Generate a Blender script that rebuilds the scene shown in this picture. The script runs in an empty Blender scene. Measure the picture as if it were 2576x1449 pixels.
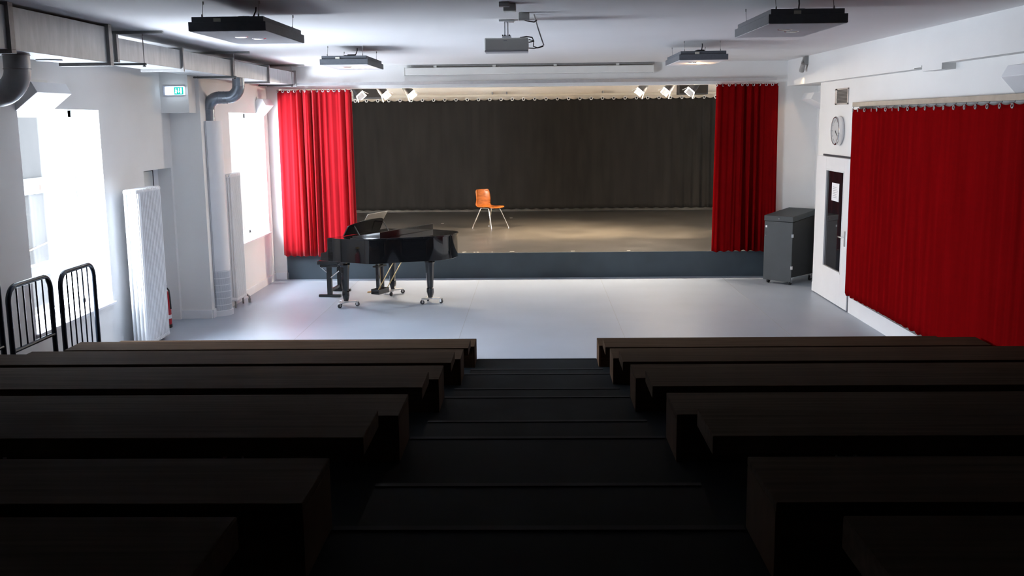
import bpy, bmesh, math, random
from mathutils import Vector, Matrix
rnd = random.Random(7)
SC = bpy.context.scene
COL = SC.collection
PI = math.pi

# ------------------------------------------------------------------ camera
cd = bpy.data.cameras.new('camera'); cam = bpy.data.objects.new('camera', cd); COL.objects.link(cam)
cd.sensor_fit = 'HORIZONTAL'; cd.sensor_width = 36.0; cd.lens = 36.0 * 2532.4 / 2576.0
cd.clip_start = 0.05; cd.clip_end = 200
Rv = Vector((0.99968708, 0.02246034, -0.01101295)); Dv = Vector((-0.00715815, -0.16499373, -0.98626864)); Fv = Vector((-0.023969, 0.98603884, -0.16478133))
Mx = Matrix(((Rv.x, -Dv.x, -Fv.x, 0), (Rv.y, -Dv.y, -Fv.y, 0), (Rv.z, -Dv.z, -Fv.z, 2.6), (0, 0, 0, 1)))
cam.matrix_world = Mx
SC.camera = cam

# ------------------------------------------------------------------ world, light, exposure
SC.view_settings.view_transform = 'Standard'; SC.view_settings.look = 'None'
SC.view_settings.gamma = 1.0; SC.view_settings.use_curve_mapping = False
SC.view_settings.exposure = 2.0
SC.cycles.use_denoising = True
SC.cycles.max_bounces = 10; SC.cycles.diffuse_bounces = 6; SC.cycles.glossy_bounces = 4; SC.cycles.transparent_max_bounces = 12
SC.cycles.sample_clamp_indirect = 8.0
SC.cycles.caustics_reflective = False; SC.cycles.caustics_refractive = False
W = bpy.data.worlds.new('daylight'); SC.world = W; W.use_nodes = True
bg = W.node_tree.nodes['Background']; bg.inputs[0].default_value = (0.79, 0.88, 1.0, 1)
# hazy sky, brightest around the low sun on the near left side of the house
wt_ = W.node_tree; tc_ = wt_.nodes.new('ShaderNodeTexCoord'); dt_ = wt_.nodes.new('ShaderNodeVectorMath'); dt_.operation = 'DOT_PRODUCT'
sun_dir = Vector((-0.78, -0.60, 0.20)).normalized(); dt_.inputs[1].default_value = sun_dir
wt_.links.new(tc_.outputs['Generated'], dt_.inputs[0])
mr_ = wt_.nodes.new('ShaderNodeMapRange'); mr_.interpolation_type = 'SMOOTHSTEP'
mr_.inputs['From Min'].default_value = -0.6; mr_.inputs['From Max'].default_value = 1.0; mr_.inputs['To Min'].default_value = 1.5; mr_.inputs['To Max'].default_value = 13.0
wt_.links.new(dt_.outputs['Value'], mr_.inputs['Value']); wt_.links.new(mr_.outputs['Result'], bg.inputs[1])

def lamp(name, kind, loc, energy, color, aim=None, **kw):
    l = bpy.data.lights.new(name, kind); l.energy = energy; l.color = color
    for k, v in kw.items():
        if k == 'portal': l.cycles.is_portal = True
        else: setattr(l, k, v)
    o = bpy.data.objects.new(name, l); COL.objects.link(o); o.location = loc
    if aim is not None:
        d = Vector(aim) - Vector(loc); o.rotation_euler = d.to_track_quat('-Z', 'Y').to_euler()
    return o
# the two windows as sky portals
lamp('window_portal', 'AREA', (-5.20, 10.2, 1.69), 1, (1, 1, 1), (0, 10.2, 1.69), shape='RECTANGLE', size=2.1, size_y=1.75, portal=True)
lamp('window_portal', 'AREA', (-4.80, 15.4, 1.77), 1, (1, 1, 1), (0, 15.4, 1.77), shape='RECTANGLE', size=1.94, size_y=1.9, portal=True)

# ------------------------------------------------------------------ materials
MATS = {}
def mat(name, color, rough=0.6, metal=0.0, var=0.0, scale=8.0, bump=0.0, bscale=60.0, emit=None, estr=0.0, spec=None, stretch=(1, 1, 1), color2=None, sheen=0.0, coat=0.0, world=False):
    if name in MATS: return MATS[name]
    m = bpy.data.materials.new(name); m.use_nodes = True
    nt = m.node_tree; b = nt.nodes['Principled BSDF']
    c = (color[0], color[1], color[2], 1)
    b.inputs['Base Color'].default_value = c; b.inputs['Roughness'].default_value = rough; b.inputs['Metallic'].default_value = metal
    if spec is not None: b.inputs['Specular IOR Level'].default_value = spec
    if sheen: b.inputs['Sheen Weight'].default_value = sheen
    if coat: b.inputs['Coat Weight'].default_value = coat; b.inputs['Coat Roughness'].default_value = 0.03
    if emit: b.inputs['Emission Color'].default_value = (*emit, 1); b.inputs['Emission Strength'].default_value = estr
    if var or bump:
        tc = nt.nodes.new('ShaderNodeTexCoord'); mp = nt.nodes.new('ShaderNodeMapping'); mp.inputs['Scale'].default_value = stretch
        nt.links.new(tc.outputs['Object'], mp.inputs[0])
        if world:
            g = nt.nodes.new('ShaderNodeNewGeometry'); nt.links.new(g.outputs['Position'], mp.inputs[0])
    if var:
        n = nt.nodes.new('ShaderNodeTexNoise'); n.inputs['Scale'].default_value = scale; n.inputs['Detail'].default_value = 6
        nt.links.new(mp.outputs[0], n.inputs['Vector'])
        r = nt.nodes.new('ShaderNodeValToRGB'); r.color_ramp.elements[0].position = 0.3; r.color_ramp.elements[1].position = 0.7
        c2 = color2 or [min(1, x * (1 + var)) for x in color]
        r.color_ramp.elements[0].color = (*[x * (1 - var) for x in color], 1); r.color_ramp.elements[1].color = (*c2, 1)
        nt.links.new(n.outputs[0], r.inputs[0]); nt.links.new(r.outputs[0], b.inputs['Base Color'])
    if bump:
        n2 = nt.nodes.new('ShaderNodeTexNoise'); n2.inputs['Scale'].default_value = bscale; n2.inputs['Detail'].default_value = 4
        nt.links.new(mp.outputs[0], n2.inputs['Vector'])
        bp = nt.nodes.new('ShaderNodeBump'); bp.inputs['Strength'].default_value = bump; bp.inputs['Distance'].default_value = 0.01
        nt.links.new(n2.outputs[0], bp.inputs['Height']); nt.links.new(bp.outputs[0], b.inputs['Normal'])
    MATS[name] = m
    return m
def glass(name, tint=(1, 1, 1), refl=0.05):
    m = bpy.data.materials.new(name); m.use_nodes = True; nt = m.node_tree
    for n in list(nt.nodes): nt.nodes.remove(n)
    o = nt.nodes.new('ShaderNodeOutputMaterial'); t = nt.nodes.new('ShaderNodeBsdfTransparent'); g = nt.nodes.new('ShaderNodeBsdfGlossy')
    t.inputs[0].default_value = (*tint, 1); g.inputs['Roughness'].default_value = 0.02
    mx = nt.nodes.new('ShaderNodeMixShader'); mx.inputs[0].default_value = refl; nt.links.new(t.outputs[0], mx.inputs[1]); nt.links.new(g.outputs[0], mx.inputs[2]); nt.links.new(mx.outputs[0], o.inputs[0])
    return m
wall_m = mat('white_wall_paint', (0.80, 0.80, 0.79), 0.85, var=0.02, scale=1.5, bump=0.08, bscale=180, world=True)
ceil_m = mat('white_ceiling_paint', (0.84, 0.835, 0.84), 0.9, var=0.02, scale=0.8, world=True)
trim_m = mat('white_trim_paint', (0.80, 0.81, 0.83), 0.45, spec=0.3, var=0.015, scale=4)
dark_wall_m = mat('light_absorbing_dark', (0.012, 0.012, 0.013), 0.9, var=0.1, scale=2)  # added dark tone on unseen walls, cuts bounce light on the benches
floor_m = mat('grey_blue_linoleum', (0.335, 0.385, 0.455), 0.40, var=0.05, scale=1.2, bump=0.02, bscale=300, world=True)
stage_m = mat('black_stage_vinyl', (0.055, 0.05, 0.044), 0.36, var=0.25, scale=1.6, bump=0.05, bscale=25, world=True)
stage_front_m = mat('blue_grey_stage_face', (0.045, 0.064, 0.08), 0.6, var=0.1, scale=3)
tier_m = mat('shade_toned_tier', (0.014, 0.0165, 0.019), 0.85, spec=0.03, var=0.15, scale=3, world=True)  # foreground darkness put into the tier colour
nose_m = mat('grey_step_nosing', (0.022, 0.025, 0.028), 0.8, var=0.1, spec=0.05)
wood_m = mat('shade_toned_wood', (0.050, 0.030, 0.018), 0.8, spec=0.03, var=0.3, scale=6, stretch=(0.25, 6, 6), bump=0.03, bscale=14, world=True)  # foreground darkness put into the colour, the wood itself is lighter beech
wood_end_m = mat('shade_toned_wood_end', (0.060, 0.034, 0.020), 0.8, spec=0.03, var=0.25, scale=6, stretch=(6, 1, 0.4), world=True)  # same darkness put into the end panel colour
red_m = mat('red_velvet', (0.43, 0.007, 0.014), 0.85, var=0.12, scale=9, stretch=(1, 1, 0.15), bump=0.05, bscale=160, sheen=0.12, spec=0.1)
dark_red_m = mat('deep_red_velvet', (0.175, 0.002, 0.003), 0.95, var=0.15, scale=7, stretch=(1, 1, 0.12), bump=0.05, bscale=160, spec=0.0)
black_cloth_m = mat('black_molton', (0.024, 0.021, 0.018), 0.95, var=0.18, scale=3, stretch=(2, 1, 0.3), bump=0.05, bscale=200, spec=0.1)
steel_m = mat('galvanised_steel', (0.42, 0.435, 0.45), 0.5, 0.4, var=0.12, scale=14, stretch=(1, 1, 0.3), bump=0.02, bscale=30)
steel_edge_m = mat('duct_flange_steel', (0.33, 0.32, 0.31), 0.55, 0.3, var=0.1, scale=20)
pipe_m = mat('spiral_pipe_lit', (0.62, 0.65, 0.68), 0.38, 0.2, var=0.1, scale=10)  # near bend coloured lighter in place of window light it lacks
alu_m = mat('aluminium_rail', (0.55, 0.55, 0.56), 0.38, 0.7, var=0.05, scale=20)
chrome_m = mat('chrome', (0.75, 0.75, 0.76), 0.15, 1.0, var=0.02)
brass_m = mat('brass', (0.60, 0.45, 0.22), 0.28, 1.0, var=0.05)
panel_dark_m = mat('anthracite_panel_edge', (0.10, 0.108, 0.125), 0.7, var=0.1, scale=30)
panel_white_m = mat('white_acoustic_board', (0.80, 0.80, 0.83), 0.8, var=0.02, scale=20, bump=0.05, bscale=300)
white_plastic_m = mat('white_plastic', (0.74, 0.74, 0.71), 0.4, var=0.02)
black_m = mat('black_plastic', (0.012, 0.012, 0.013), 0.45, var=0.1)
black_cable_m = mat('black_cable_rubber', (0.015, 0.015, 0.017), 0.55, var=0.1)
grey_cable_m = mat('grey_cable', (0.45, 0.44, 0.42), 0.5, var=0.05)
piano_m = mat('black_piano_lacquer', (0.006, 0.006, 0.007), 0.07, var=0.05, coat=0.6)
piano_dull_m = mat('black_satin_wood', (0.010, 0.010, 0.011), 0.3, var=0.1)
key_m = mat('ivory_key', (0.8, 0.78, 0.70), 0.25, var=0.02)
page_m = mat('sheet_paper', (0.72, 0.68, 0.58), 0.8, var=0.03)
paper_m = mat('white_paper', (0.85, 0.86, 0.9), 0.8, var=0.01)
print_m = mat('grey_print', (0.35, 0.36, 0.42), 0.8, var=0.02)
chair_m = mat('orange_moulded_plywood', (0.22, 0.062, 0.010), 0.25, var=0.3, scale=7, stretch=(1, 1, 5), coat=0.3)
case_m = mat('slate_grey_board', (0.036, 0.046, 0.053), 0.6, var=0.08, scale=5)
case_side_m = mat('charcoal_board', (0.010, 0.011, 0.012), 0.65, var=0.08, scale=5)
rail_m = mat('dark_blue_steel_tube', (0.018, 0.028, 0.045), 0.25, 0.4, var=0.1)
red_paint_m = mat('extinguisher_red', (0.45, 0.015, 0.03), 0.3, var=0.05)
yellow_m = mat('yellow_plastic', (0.75, 0.5, 0.03), 0.4, var=0.05)
dark_glass_m = mat('dark_door_glass', (0.014, 0.012, 0.015), 0.03, var=0.02, spec=0.7)
dial_m = mat('clock_dial', (0.52, 0.53, 0.54), 0.5, var=0.01)
gap_m = mat('gap_shadow_dark', (0.02, 0.022, 0.035), 0.7, var=0.05)  # dark strips stand in for the shadow in the door gaps
green_m = mat('green_sign_light', (0.0, 0.25, 0.2), 0.4, emit=(0.0, 0.30, 0.28), estr=.5)
sign_w_m = mat('white_sign_light', (0.8, 0.85, 0.9), 0.4, emit=(0.75, 0.88, 1.0), estr=.7)
bulb_m = mat('lit_spot_lens', (1, 0.9, 0.8), 0.3, emit=(1.0, 0.84, 0.66), estr=520.0)
warm_led_m = mat('lit_downlight', (1, 0.9, 0.7), 0.3, emit=(1.0, 0.6, 0.25), estr=9.0)
lens_m = mat('unlit_downlight', (0.55, 0.56, 0.6), 0.15, 0.6, var=0.05)
concrete_m = mat('pale_concrete', (0.030, 0.029, 0.028), 0.9, var=0.25, scale=1.2, stretch=(1, 1, 0.3), world=True)
orange_m = mat('orange_tape', (0.10, 0.03, 0.012), 0.6, var=0.05)
tape_m = mat('white_gaffer_tape', (0.85, 0.82, 0.75), 0.6, var=0.03)
perf_m = mat('perforated_grille', (0.52, 0.54, 0.58), 0.5, var=0.1, scale=200)
pane_m = glass('clear_window_glass')

# ------------------------------------------------------------------ mesh helpers
class MB:
    def __init__(s): s.v = []; s.f = []
    def add(s, vs, fs):
        n = len(s.v); s.v += [tuple(v) for v in vs]; s.f += [tuple(i + n for i in f) for f in fs]; return s
    def box(s, x0, y0, z0, x1, y1, z1):
        vs = [(x, y, z) for x in (x0, x1) for y in (y0, y1) for z in (z0, z1)]
        return s.add(vs, [(0, 1, 3, 2), (4, 6, 7, 5), (0, 4, 5, 1), (2, 3, 7, 6), (0, 2, 6, 4), (1, 5, 7, 3)])
    def obox(s, c, ax, ay, az, hx, hy, hz):
        c = Vector(c); ax, ay, az = Vector(ax).normalized() * hx, Vector(ay).normalized() * hy, Vector(az).normalized() * hz
        vs = [c + ax * i + ay * j + az * k for i in (-1, 1) for j in (-1, 1) for k in (-1, 1)]
        return s.add(vs, [(0, 1, 3, 2), (4, 6, 7, 5), (0, 4, 5, 1), (2, 3, 7, 6), (0, 2, 6, 4), (1, 5, 7, 3)])
    def prism(s, poly, fn, t0, t1):
        n = len(poly); vs = [fn(a, b, t0) for a, b in poly] + [fn(a, b, t1) for a, b in poly]
        fs = [tuple(range(n)), tuple(range(2 * n - 1, n - 1, -1))] + [(i, n + i, n + (i + 1) % n, (i + 1) % n) for i in range(n)]
        return s.add(vs, fs)
    def tube(s, pts, r, n=10, closed=False, caps=True):
        P = [Vector(p) for p in pts]; m = len(P); R = r if hasattr(r, '__len__') else [r] * m
        rings = []; prev = None
        for i, p in enumerate(P):
            if closed: t = P[(i + 1) % m] - P[i - 1]
            else: t = (P[min(i + 1, m - 1)] - P[max(i - 1, 0)])
            t.normalize()
            if prev is None:
                a = Vector((0, 0, 1)) if abs(t.z) < .9 else Vector((1, 0, 0)); u = t.cross(a).normalized()
            else: u = (prev - t * prev.dot(t)).normalized()
            prev = u; w = t.cross(u)
            rings.append([p + (u * math.cos(2 * PI * k / n) + w * math.sin(2 * PI * k / n)) * R[i] for k in range(n)])
        vs = [v for q in rings for v in q]; fs = []
        for i in range(m if closed else m - 1):
            a, b = i * n, ((i + 1) % m) * n
            fs += [(a + k, a + (k + 1) % n, b + (k + 1) % n, b + k) for k in range(n)]
        if caps and not closed: fs += [tuple(range(n))[::-1], tuple((m - 1) * n + k for k in range(n))]
        return s.add(vs, fs)
    def lathe(s, prof, c=(0, 0, 0), axis=(0, 0, 1), n=20):
        ax = Vector(axis).normalized(); a = Vector((1, 0, 0)) if abs(ax.x) < .9 else Vector((0, 1, 0)); u = ax.cross(a).normalized(); w = ax.cross(u); c = Vector(c)
        vs = []; fs = []
        for r, h in prof: vs += [c + ax * h + (u * math.cos(2 * PI * k / n) + w * math.sin(2 * PI * k / n)) * max(r, 1e-5) for k in range(n)]
        for i in range(len(prof) - 1):
            fs += [(i * n + k, i * n + (k + 1) % n, (i + 1) * n + (k + 1) % n, (i + 1) * n + k) for k in range(n)]
        fs += [tuple(range(n))[::-1], tuple((len(prof) - 1) * n + k for k in range(n))]
        return s.add(vs, fs)
    def torus(s, c, axis, R, r, n=16, k=6):
        ax = Vector(axis).normalized(); a = Vector((1, 0, 0)) if abs(ax.x) < .9 else Vector((0, 1, 0)); u = ax.cross(a).normalized(); w = ax.cross(u); c = Vector(c)
        return s.tube([c + (u * math.cos(2 * PI * i / n) + w * math.sin(2 * PI * i / n)) * R for i in range(n)], r, k, closed=True)
    def grid(s, fn, nu, nv):
        vs = [fn(i / nu, j / nv) for i in range(nu + 1) for j in range(nv + 1)]
        return s.add(vs, [(i * (nv + 1) + j, (i + 1) * (nv + 1) + j, (i + 1) * (nv + 1) + j + 1, i * (nv + 1) + j + 1) for i in range(nu) for j in range(nv)])
    def build(s, name, m, parent=None, bevel=0.0, smooth=False, solid=0.0, origin=None):
        me = bpy.data.meshes.new(name); off = Vector(origin) if origin is not None else Vector((0, 0, 0))
        if parent is not None and origin is None: off = parent_off(parent)
        me.from_pydata([Vector(v) - off for v in s.v], [], s.f)
        bm = bmesh.new(); bm.from_mesh(me); bmesh.ops.recalc_face_normals(bm, faces=bm.faces); bm.to_mesh(me); bm.free()
        me.materials.append(m)
        o = bpy.data.objects.new(name, me); COL.objects.link(o)
        if parent is not None: o.parent = parent
        else: o.location = off
        if smooth:
            for p in me.polygons: p.use_smooth = True
            if smooth != 'all':
                me.set_sharp_from_angle(angle=math.radians(35))
        if solid:
            d = o.modifiers.new('thickness', 'SOLIDIFY'); d.thickness = solid; d.offset = 0
        if bevel:
            d = o.modifiers.new('bevel', 'BEVEL'); d.width = bevel; d.segments = 2; d.limit_method = 'ANGLE'
        return o
OFF = {}
def parent_off(p):
    v = Vector((0, 0, 0)); o = p
    while o is not None:
        v += o.location; o = o.parent
    return v
def tag(o, label, cat, group=None, kind=None):
    if label: o['label'] = label
    if cat: o['category'] = cat
    if group: o['group'] = group
    if kind: o['kind'] = kind
    return o
def thing(name, loc, label, cat, group=None):
    o = bpy.data.objects.new(name, None); COL.objects.link(o); o.location = loc; o.empty_display_size = 0.1
    return tag(o, label, cat, group)
def struct(name, mb, m, label=None, cat=None, **kw):
    o = mb.build(name, m, **kw); o['kind'] = 'structure'
    if label: o['label'] = label
    o['category'] = cat or name.split('_')[0]
    return o
def kids(o): return [c for c in bpy.data.objects if c.parent == o]
def dup(root, loc, label=None, rotz=None):
    r = root.copy(); COL.objects.link(r); r.location = loc
    if rotz is not None: r.rotation_euler = (0, 0, rotz)
    if label: r['label'] = label
    for ch in kids(root):
        c = ch.copy(); COL.objects.link(c); c.parent = r
        for g in kids(ch):
            d = g.copy(); COL.objects.link(d); d.parent = c
    return r
def arc(c, u, w, r, a0, a1, n=8):
    c, u, w = Vector(c), Vector(u), Vector(w)
    return [c + (u * math.cos(a0 + (a1 - a0) * i / n) + w * math.sin(a0 + (a1 - a0) * i / n)) * r for i in range(n + 1)]

# ------------------------------------------------------------------ setting
H = 3.49; XL = -4.78; XL2 = -4.37; XR = 4.2; YS = 16.6; HS = 0.421; YB = 24.3; XBL, XBR = -5.6, 5.6
struct('floor', MB().box(-5.15, -2.2, -0.2, 5.2, YS + .3, 0), floor_m, 'smooth grey blue linoleum hall floor')
struct('ceiling', MB().box(-5.15, -2.2, H, 5.2, YS + .05, H + .2), ceil_m, 'flat white hall ceiling')
struct('wall_back', MB().box(-5.15, -2.4, 0, 5.2, -2.2, H), dark_wall_m, 'unseen wall behind the last seating row, darkened to absorb light')
w = MB()   # left wall, window hole Y 9.33..11.09 z .60..2.755, door recess Y 12.25..13.18
XO = -5.15
w.box(XO, 4.5, 0, XL, 9.33, H); w.box(XO, 9.33, 0, XL, 11.09, .60); w.box(XO, 9.33, 2.755, XL, 11.09, H); w.box(XO, 11.09, 0, XL, 12.25, H)
w.box(XO, 12.25, 2.03, XL, 13.18, H); w.box(XO, 12.25, 0, -5.0, 13.18, 2.03); w.box(XO, 13.18, 0, XL, 13.25, H); w.box(XL, 12.98, 2.735, XL2 - .05, 13.25, H)
struct('wall_left', w, wall_m, 'white left wall with the front window and the door recess')
w = MB(); w.box(XO, 13.25, 0, XL2, 13.5, H); w.box(-4.74, 13.5, 0, XL2, 14.48, H)
w.box(-4.74, 14.48, 0, XL2, 16.36, .80); w.box(-4.74, 14.48, 2.745, XL2, 16.36, H); w.box(-4.74, 16.36, 0, XL2, YS + .3, H)
struct('wall_left_front', w, wall_m, 'white stepped left wall beside the stage', 'wall')
struct('wall_left_rear', MB().box(-5.15, -2.2, 0, XL, 4.5, 2.0), dark_wall_m, 'unseen left wall beside the back rows, darkened to absorb light', 'wall')
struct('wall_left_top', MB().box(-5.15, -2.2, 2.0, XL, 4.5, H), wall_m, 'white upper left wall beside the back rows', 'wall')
w = MB()
w.box(XR, 13.33, 0, 5.2, 15.16, H); w.box(XR, 4.5, 2.76, 5.2, 13.33, H); w.box(4.42, 4.5, 0, 5.2, 13.33, 2.76); w.box(4.55, 15.16, 0, 5.2, YS + .3, H)
struct('wall_right', w, wall_m, 'white right wall with a recessed niche behind the red curtain')
struct('wall_right_rear', MB().box(XR, -2.2, 0, 5.2, 4.5, 2.0), dark_wall_m, 'unseen right wall beside the back rows, darkened to absorb light', 'wall')
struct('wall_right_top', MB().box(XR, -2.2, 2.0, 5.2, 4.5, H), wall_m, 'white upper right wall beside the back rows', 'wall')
w = MB()
w.box(XL2 - .3, YS, 3.13, 4.75, YS + .25, H); w.box(XL2 - .3, YS, 0, -4.165, YS + .25, 3.13); w.box(3.84, YS, 0, 4.75, YS + .25, 3.13)
struct('wall_front', w, wall_m, 'white proscenium wall framing the stage opening')
w = MB(); w.box(XBL, YB, 0, XBR, YB + .2, 3.7)
struct('wall_stage_back', w, mat('warm_lit_stage_wall', (.86, .76, .62), .85, var=.03, scale=1.5), 'back wall of the stage toned with warm lamp light', 'wall')  # warm spotlight glow put into the wall colour
struct('wall_stage_left', MB().box(XBL - .2, YS + .25, 0, XBL, YB + .2, 3.7), wall_m, 'side wall of the stage on the left', 'wall')
struct('wall_stage_right', MB().box(XBR, YS + .25, 0, XBR + .2, YB + .2, 3.7), wall_m, 'side wall of the stage on the right', 'wall')
struct('ceiling_stage', MB().box(XBL - .2, YS + .05, 3.7, XBR + .2, YB + .2, 3.85), ceil_m, 'ceiling above the stage', 'ceiling')
st = MB().box(XBL, YS + .02, HS - .03, XBR, YB, HS)
stage = struct('stage', MB().box(-4.16, YS + .03, HS - .035, 3.84, YS + .25, HS).box(XBL, YS + .25, HS - .035, XBR, YB, HS), stage_m, 'raised black vinyl stage floor')
MB().box(-4.16, YS, 0, 3.84, YS + .03, HS - .002).build('stage_front', stage_front_m, stage)['label'] = 'blue grey front face of the stage'
# beams
struct('trim_1', MB().box(4.06, 11.1, 3.085, 4.6, YS, H).box(4.06, 10.9, 3.098, XR, 11.1, H).box(4.06, 4.5, 3.115, XR, 10.9, H).box(4.06, 10.36, 3.052, XR, 10.88, 3.115), wall_m, 'white boxed beam along the top of the right wall')
# baseboards
struct('baseboard_left', MB().box(XL2, 13.26, 0, XL2 + .018, YS, .115).box(XL2, YS - .018, 0, -4.15, YS, .115).box(-4.165, YS - .018, 0, -4.147, YS + .0, .115).box(XL, 13.232, 0, XL2, 13.25, .115), trim_m, 'white skirting along the left wall')
struct('baseboard_right', MB().box(XR - .02, 4.5, 0, 4.42, 13.33, .21).box(XR - .018, 13.33, 0, XR, 13.42, .22).box(XR - .018, 15.10, 0, XR, 15.18, .13), trim_m, 'tall white skirting ledge below the red window curtain')
struct('baseboard_back', MB().box(XBL, YB - .02, HS, XBR, YB, HS + .055), mat('warm_lit_skirting', (.36, .30, .22), .7, var=.25, scale=3), 'pale skirting strip at the rear of the stage')  # warm stage light put into the strip colour
# floor seams are shallow inlays
struct('trim_2', MB().box(-.94, 10.2, 0.0, -.934, YS, .0008).box(1.06, 10.2, 0, 1.066, YS, .0008).box(-2.94, 10.2, 0, -2.934, YS, .0008).box(3.06, 10.2, 0, 3.066, YS, .0008), mat('floor_seam', (.3, .31, .33), .5, var=.05), 'thin welded seams in the hall floor')

# ------------------------------------------------------------------ seating tiers
YT = [10.09 - 1.811 * k for k in range(7)]; ZT = [0.173 + 0.307 * k for k in range(7)]
t = MB()
for k in range(6):
    y1 = YT[k]; y0 = YT[k + 1] if k < 5 else -2.2
    t.box(XL, y0, 0, XR, y1, ZT[k])
    if k: t.box(-.61, y1, ZT[k] - .31, .61, y1 + .77, ZT[k] - .154)
tier = struct('seating_tier', t, tier_m, 'shade toned stepped seating tiers with a central aisle')
n = MB()
for k in range(6):
    n.box(-.61, YT[k] - .03, ZT[k], .61, YT[k] + .002, ZT[k] + .004)
    if k: n.box(-.61, YT[k] + .742, ZT[k] - .154, .61, YT[k] + .772, ZT[k] - .150)
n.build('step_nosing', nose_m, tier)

def box_bench(x0, x1, endside, label):
    o = thing('box_bench', (0, 0, 0), label, 'bench', 'low box benches along the tier edges')
    xe = x0 if endside < 0 else x1
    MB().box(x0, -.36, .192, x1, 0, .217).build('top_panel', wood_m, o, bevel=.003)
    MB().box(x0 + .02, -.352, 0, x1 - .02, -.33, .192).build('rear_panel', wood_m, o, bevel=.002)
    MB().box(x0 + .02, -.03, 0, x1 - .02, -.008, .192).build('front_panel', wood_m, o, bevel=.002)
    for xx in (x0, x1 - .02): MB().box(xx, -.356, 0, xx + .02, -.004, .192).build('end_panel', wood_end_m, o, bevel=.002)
    return o
def plank_bench(x0, x1, endside, label):
    o = thing('plank_bench', (0, 0, 0), label, 'bench', 'thick plank benches on the tiers')
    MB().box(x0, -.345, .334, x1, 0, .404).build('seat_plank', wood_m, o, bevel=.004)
    nl = 4
    for i in range(nl):
        if endside > 0: xx = x1 - .55 - i * (x1 - x0 - .9) / (nl - 1)
        else: xx = x0 + .55 + i * (x1 - x0 - .9) / (nl - 1)
        MB().box(xx - .03, -.30, 0, xx + .03, -.27, .334).box(xx - .03, -.075, 0, xx + .03, -.045, .334).box(xx - .03, -.27, .30, xx + .03, -.075, .334).build('support', black_m, o, bevel=.002)
    return o
side = {-1: 'left of the aisle', 1: 'right of the aisle'}
rowname = ['nearest the stage', 'second from the stage', 'third from the stage', 'fourth from the stage', 'nearest the camera']
for sd in (-1, 1):
    x0, x1 = ((-4.30, -.615) if sd < 0 else (.616, 4.05))
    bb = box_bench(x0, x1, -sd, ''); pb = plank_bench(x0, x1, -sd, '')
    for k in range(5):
        lb = 'low shade toned wood box bench %s, %s' % (side[sd], rowname[k]); lp = 'thick shade toned wood plank bench %s, %s' % (side[sd], rowname[k])
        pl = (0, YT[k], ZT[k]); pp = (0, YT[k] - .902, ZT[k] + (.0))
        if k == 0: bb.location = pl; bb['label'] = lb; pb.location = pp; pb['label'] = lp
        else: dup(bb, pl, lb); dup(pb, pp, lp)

# ------------------------------------------------------------------ windows
def window(name, X, y0, y1, z0, z1, zt, label, mid=None):
    xf = X - .31
    f = MB(); fw = .075
    f.box(xf - .06, y0, z0, xf, y0 + fw, z1).box(xf - .06, y1 - fw, z0, xf, y1, z1).box(xf - .06, y0, z0, xf, y1, z0 + fw).box(xf - .06, y0, z1 - fw, xf, y1, z1)
    if zt: f.box(xf - .06, y0, zt - .09, xf + .012, y1, zt + .03)
    if mid: f.box(xf - .05, mid - .04, z0, xf, mid + .04, z1)
    o = struct(name, f, trim_m, label, 'window', bevel=.004)
    p = MB().box(xf - .036, y0 + fw, z0 + fw, xf - .03, y1 - fw, z1 - fw).build('pane', pane_m, o)
    MB().box(X - .31, y0 - .02, z0 - .0, X + .035, y1 + .03, z0 + .028).build('sill', trim_m, o, bevel=.004)
    return o
w1 = window('window_1', XL, 9.33, 11.09, .60, 2.755, 1.16, 'tall white framed window at the left front, glazed low panel')
h_ = MB().tube([(XL - .30, 11.04, 1.45), (XL - .262, 11.04, 1.45)], .012, 8).box(XL - .268, 11.03, 1.34, XL - .258, 11.05, 1.46)
h_.build('window_handle', trim_m, w1)
window('window_2', XL2, 14.48, 16.36, .80, 2.745, None, 'bright white framed window beside the left stage curtain', 15.45)
# outside: the neighbouring building
ext = thing('neighbour_building', (-9, 14, -1), 'grey house wall with a pale band seen outside the left front window', 'building')
MB().box(-10.5, 12.0, -1, -8.5, 17.45, 7.5).build('facade', concrete_m, ext)
MB().box(-8.5, 12.0, 1.45, -8.46, 17.45, 1.72).build('band', mat('white_band', (.075, .08, .085), .6, var=.02), ext)
MB().box(-8.46, 17.05, 1.48, -8.455, 17.38, 1.60).build('orange_patch', orange_m, ext)
MB().tube([(-8.46, 16.4, .52), (-8.46, 17.45, .62)], .012, 6).build('cable', mat('rusty_wire', (.35, .2, .12), .7, var=.1), ext)

# ------------------------------------------------------------------ doors
d1 = struct('door_1', MB().box(-4.99, 12.27, .01, -4.95, 12.98, 2.0), mat('grey_white_door', (.62, .64, .63), .5, var=.02), 'pale grey door in the left wall recess behind the radiator', 'door', bevel=.003)
MB().box(-4.965, 12.98, 0, -4.945, 12.995, 2.01).build('door_gap', gap_m, d1)
MB().box(-4.99, 12.995, 0, -4.955, 13.18, 2.03).build('door_frame', trim_m, d1)
d = MB(); ax, bx = XR - .035, XR
ylo, yhi, g0, g1, gz0, gz1 = 13.42, 15.10, 13.745, 14.60, .455, 1.862
d.box(ax, ylo, .012, bx, g0, 2.035).box(ax, g1, .012, bx, yhi, 2.035).box(ax, g0, .012, bx, g1, gz0).box(ax, g0, gz1, bx, g1, 2.035)
d2 = struct('door_2', d, trim_m, 'white door with tall glass panel on the right wall', 'door', bevel=.004)
MB().box(ax + .018, g0, gz0, ax + .026, g1, gz1).build('glass_panel', dark_glass_m, d2)
MB().box(bx - .02, ylo - .028, 0, bx - .002, ylo - .004, 2.065).box(bx - .02, ylo - .028, 2.04, bx - .002, 14.83, 2.065).build('shadow_gap', gap_m, d2)  # dark strip drawn where the door leaf leaves a shadow gap
g = MB(); bw = .022
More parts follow.
